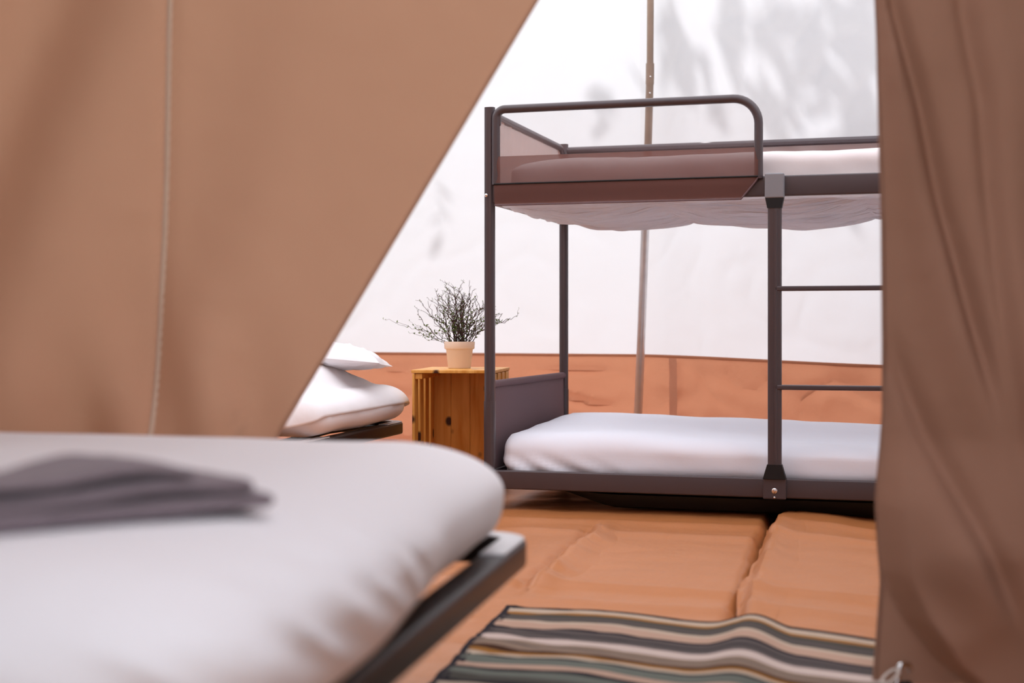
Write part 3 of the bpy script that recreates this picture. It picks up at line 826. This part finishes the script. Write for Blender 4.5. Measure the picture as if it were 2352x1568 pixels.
def pillow_mesh(sx, sy, sz, nu=46, nv=34, seed=0):
    bm = nb()
    def top(s):
        def f(u, v):
            e = (1 - abs(u) ** 2.6) * (1 - abs(v) ** 2.6); e = max(0, e) ** .55
            cx = u * sx * (1 - .07 * (1 - abs(u) ** 2) * 0 - .06 * (1 - v * v) * abs(u))
            cy = v * sy * (1 - .06 * (1 - u * u) * abs(v))
            z = s * sz * e * (1 if s > 0 else .55) + (.012 * nz(u * 3, v * 3, seed) + .006 * (1 - min(1, 4 * abs(nz(u * 5 + v * 2, v * 5 - u, seed + 4))))) * min(1, e * 2)
            return Vector((cx, cy, z))
        return f
    grid(bm, top(1), lin(-1, 1, nu), lin(-1, 1, nv))
    rows = grid(bm, top(-1), lin(-1, 1, nu), lin(-1, 1, nv))
    for f in bm.faces[len(bm.faces) // 2:] if False else []: pass
    bmesh.ops.remove_doubles(bm, verts=bm.verts, dist=1e-5)
    bmesh.ops.recalc_face_normals(bm, faces=bm.faces)
    return bm
pw = obj('pillow', pillow_mesh(.30, .22, .060, seed=2), 'bed_linen')
tag(pw, 'white pillow with a pointed corner on the bed beside the crate', 'pillow')
pw.location = F2 + rot2 @ Vector((-.285, -.25, .486)); pw.rotation_euler = (R(-3), R(5), RZ2 + R(12))

# ------------------------------------------------------------------ wooden crate used as bedside table
CRZ = R(-7.5); CO = Vector((-.352, 5.0, 0))
cr = thing('wooden_crate', 'upright pine crate used as a bedside table between bed and bunk', 'crate', CO, CRZ)
CW, CD, CH = .292, .39, .4406
def plank(name, c, s, bev=.0025):
    bm = nb(); box(bm, (0, 0, 0), s, bev, 2)
    o = obj(name, bm, 'pine', cr, False); o.location = c; return o
t = .012
# end boards (top and bottom), two planks each
for z in (CH - t / 2, .014):
    for k in range(3):
        wdt = CD / 3 - .0015
        plank('end_plank', (CW / 2, CD / 6 + k * CD / 3, z), (CW + (.006 if z > .2 else 0), wdt, t))
# slatted sides
sw = .066; gap = (CD - .012 - 4 * sw) / 3
for x in (t / 2 * .8, CW - t / 2 * .8):
    for k in range(4):
        y = .002 + sw / 2 + k * (sw + gap)
        plank('side_slat', (x, y, CH / 2 + .004), (t * .75, sw, CH - .035))
# cleats inside the corners
for x in (.022, CW - .022):
    for z in (CH - t - .011, .032):
        plank('cleat', (x, CD / 2 - .006, z), (.026, CD - .03, .020))
# solid back of wide planks
bw = CW / 4
for k in range(4):
    plank('back_plank', (bw / 2 + k * bw, CD - .006 - .001 * (k % 2), CH / 2 + .004), (bw - .0004, .010, CH - .030), .002)

# ------------------------------------------------------------------ potted plant on the crate
PO = CO + Matrix.Rotation(CRZ, 3, 'Z') @ Vector((.133, .215, CH + .0005))
pp = thing('potted_plant', 'pale clay pot with bare tangled twigs on the wooden crate', 'plant', PO)
bm = nb(); lathe(bm, [(.040, 0), (.0415, .002), (.0490, .068), (.0500, .069), (.0535, .070), (.0550, .0725), (.0562, .094), (.0555, .097), (.0520, .097), (.0505, .094), (.0480, .078)], 44)
obj('pot', bm, 'terracotta_pale', pp)
bm = nb(); lathe(bm, [(.030, .074), (.0478, .080), (.030, .083)], 24); obj('soil', bm, 'soil', pp)
rs = random.Random(21)
def stem_mesh(bm, p, d, length, r, depth, leaves):
    n = max(4, int(length / .013)); pts = [p.copy()]
    for k in range(n):
        jit = Vector((rs.uniform(-1, 1), rs.uniform(-1, 1), rs.uniform(-1, 1))) * .55
        dd = (d + jit).normalized(); d = (d * .93 + dd * .16 + Vector((d.x, d.y, 0)) * .05).normalized()
        p = p + dd * (length / n); pts.append(p.copy())
        if depth > 0 and k > n * .18 and rs.random() < .46:
            az = rs.uniform(0, 6.28)
            nd = (d + Vector((math.cos(az), math.sin(az), rs.uniform(-.3, .6))) * .75).normalized()
            stem_mesh(bm, p, nd, length * rs.uniform(.16, .40), r * .6, depth - 1, leaves)
        if rs.random() < (.8 if depth < 2 else .6): leaves.append((p.copy(), k / n))
    N = len(pts)
    for k in range(N - 1):
        r0, r1 = r * (1 - .6 * k / N), r * (1 - .6 * (k + 1) / N)
        a, b = pts[k], pts[k+1]; tt = (b - a).normalized(); s = tt.cross(Vector((.3, .5, .8))).normalized(); u = s.cross(tt)
        A = [bm.verts.new(a + (s * math.cos(q) + u * math.sin(q)) * r0) for q in (0, 2.09, 4.19)]
        B = [bm.verts.new(b + (s * math.cos(q) + u * math.sin(q)) * r1) for q in (0, 2.09, 4.19)]
        for j in range(3): bm.faces.new((A[j], A[(j+1) % 3], B[(j+1) % 3], B[j]))
leaves = []
for k in range(36):
    az = 2 * math.pi * (k + rs.random()) / 36
    tilt = rs.uniform(.15, .78) if k % 4 else rs.uniform(.0, .25)
    d = Vector((math.cos(az) * math.sin(tilt), math.sin(az) * math.sin(tilt) * .8, math.cos(tilt)))
    bm = nb()
    stem_mesh(bm, Vector((rs.uniform(-.028, .028), rs.uniform(-.028, .028), .078)), d, rs.uniform(.16, .235), .0021, 2, leaves)
    obj('stem', bm, 'twig', pp)
# two long trailing twigs
for d, ln in ((Vector((-.75, -.1, .62)), .24), (Vector((.7, .15, .75)), .20), (Vector((-.8, .1, .5)), .20)):
    bm = nb(); stem_mesh(bm, Vector((d.x * .02, 0, .078)), d.normalized(), ln, .0013, 1, leaves); obj('stem', bm, 'twig', pp)
bm = nb()
for p, f in leaves:
    h = (p.z - .09) / .14
    if rs.random() > (.95 - .55 * min(1, max(0, h))): continue
    s = rs.uniform(.0032, .0062) * (1.3 - .6 * min(1, max(0, h))); ax = Vector((rs.uniform(-1, 1), rs.uniform(-1, 1), rs.uniform(-.3, 1))).normalized(); sd = ax.cross(Vector((rs.uniform(-1, 1), rs.uniform(-1, 1), .3))).normalized()
    q = [p, p + ax * s + sd * s * .5, p + ax * s * 2, p + ax * s - sd * s * .5]
    bm.faces.new([bm.verts.new(v) for v in q])
lv = obj('leaves', bm, 'leaf_green', pp, False); lv['kind'] = 'stuff'

# ------------------------------------------------------------------ striped rug
RA = Vector((0.0, 2.935)); RU = Vector((.913, -.408)); RV = Vector((-.187, -.982))
RL, RW = .76, 1.30
rg = thing('striped_rug', 'flat woven rug with cream, ochre and dark stripes on the groundsheet', 'rug', (RA.x, RA.y, 0))
def rug_xy(u, v):
    bow = .020 * math.sin(u * 5.2 + .4) * (1 - .4 * v)
    return RA + RU * u + RV * v + Vector((0, bow))
def rug_pt(u, v, dz=.006):
    p = rug_xy(u, v)
    hh = 0
    d, tt = ridge(p.x, p.y, .474, 2.875, .80, 4.29)
    hump = .026 * (g(d - .02, .055)) * smooth01(1.0, .0, v) + .006 * g(d + .25, .12)
    base_h = max(floor_h(p.x, p.y), .0) * .5
    return Vector((p.x - RA.x, p.y - RA.y, max(base_h + hump, floor_h(p.x, p.y)) + dz + .003 * nz(u * 5, v * 5, 2)))
bm = nb(); uvl = bm.loops.layers.uv.new('UVMap')
grid(bm, rug_pt, lin(0, RL, 110), lin(0, RW, 90), uvl)
ro = obj('weave', bm, 'rug_stripes', rg)
mm = ro.modifiers.new('solid', 'SOLIDIFY'); mm.thickness = .005; mm.offset = -1
for nm2, pts in (('binding', [rug_pt(0, v, .007) for v in lin(0, RW, 60)]), ('binding', [rug_pt(u, 0, .006) for u in lin(0, RL, 80)]), ('binding', [rug_pt(RL, v, .007) for v in lin(0, RW, 60)]), ('binding', [rug_pt(u, RW, .006) for u in lin(0, RL, 80)])):
    tube_obj(nm2, pts, 0, 'rug_binding', rg, prof=rrect(.026 if nm2 == 'binding' and abs(pts[0].x - pts[-1].x) < .5 else .018, .008, .003, 2))

# ------------------------------------------------------------------ peg holding the curtain foot
pg = thing('tent_peg', 'small metal tent peg with cord loop at the foot of the brown curtain', 'tent peg', (.612, 2.275, 0), R(20))
tube_obj('shaft', arc_path([(0, 0, .0), (.010, 0, .050), (.028, 0, .046), (.030, 0, .034)], [.008, .006], 5), .0042, 'bolt_steel', pg, 10, up=Vector((0, 1, 0)))
tube_obj('loop', [(.008 + .014 * math.cos(a) - .016, .012 * math.sin(a), .030 + .010 * math.cos(a)) for a in lin(0, 2 * math.pi, 18)[:-1]], .0026, 'cord', pg, 8, up=Vector((.3, 0, 1)), closed=True)

# ------------------------------------------------------------------ tree outside that dapples the far canvas
tr = thing('shade_tree', 'leafy tree outside whose shadow dapples the white canvas', 'tree', (3.4, 11.6, 0))
rt = random.Random(5)
bm = nb(); sweep(bm, [(0, 0, -.03), (-.1, -.1, 2), (-.3, -.3, 4.5), (-.5, -.5, 6.5), (-1.2, -.8, 8.2)], circ(.09, 10)); obj('trunk', bm, 'bark', tr)
bm = nb()
def leaf(p, s):
    a = Vector((rt.uniform(-1, 1), rt.uniform(-1, 1), rt.uniform(-1, 1))).normalized(); b = a.cross(Vector((rt.uniform(-1, 1), rt.uniform(-1, 1), rt.uniform(-1, 1)))).normalized()
    bm.faces.new([bm.verts.new(p + v) for v in (-a * s, b * s * .5, a * s, -b * s * .5)])
def cluster(c, rad, n, s):
    for k in range(n):
        d = Vector((rt.gauss(0, 1), rt.gauss(0, 1), rt.gauss(0, 1))) * .5
        leaf(Vector(c) + Vector((d.x * rad[0], d.y * rad[1], d.z * rad[2])) - Vector((3.4, 11.6, 0)), s * rt.uniform(.6, 1.3))
def toward(pt, dist): return Vector(pt) + SUN_DIR * dist
for pt, rad, n, s in (((1.02, 6.0, 1.93), (.26, .2, .22), 26, .12), ((1.32, 5.7, 1.75), (.26, .2, .26), 30, .12), ((1.40, 5.6, 2.15), (.34, .2, .26), 40, .13), ((.76, 6.3, 1.86), (.11, .12, .10), 8, .12),
                      ((1.22, 5.8, 1.45), (.30, .2, .12), 14, .08), ((.85, 6.1, 1.50), (.20, .2, .09), 8, .08),
                      ((.40, 6.5, 1.72), (.22, .2, .07), 7, .09), ((-.35, 6.9, 1.05), (.2, .2, .18), 4, .09),
                      ((2.0, 5.3, 2.2), (.5, .5, .5), 70, .12), ((-.9, 7.1, 2.5), (.6, .5, .4), 40, .12)):
    cluster(toward(pt, 5.0 + rt.uniform(-.3, .3)), rad, n, s)
cw = obj('crown', bm, 'tree_leaf', tr, False); cw['kind'] = 'stuff'
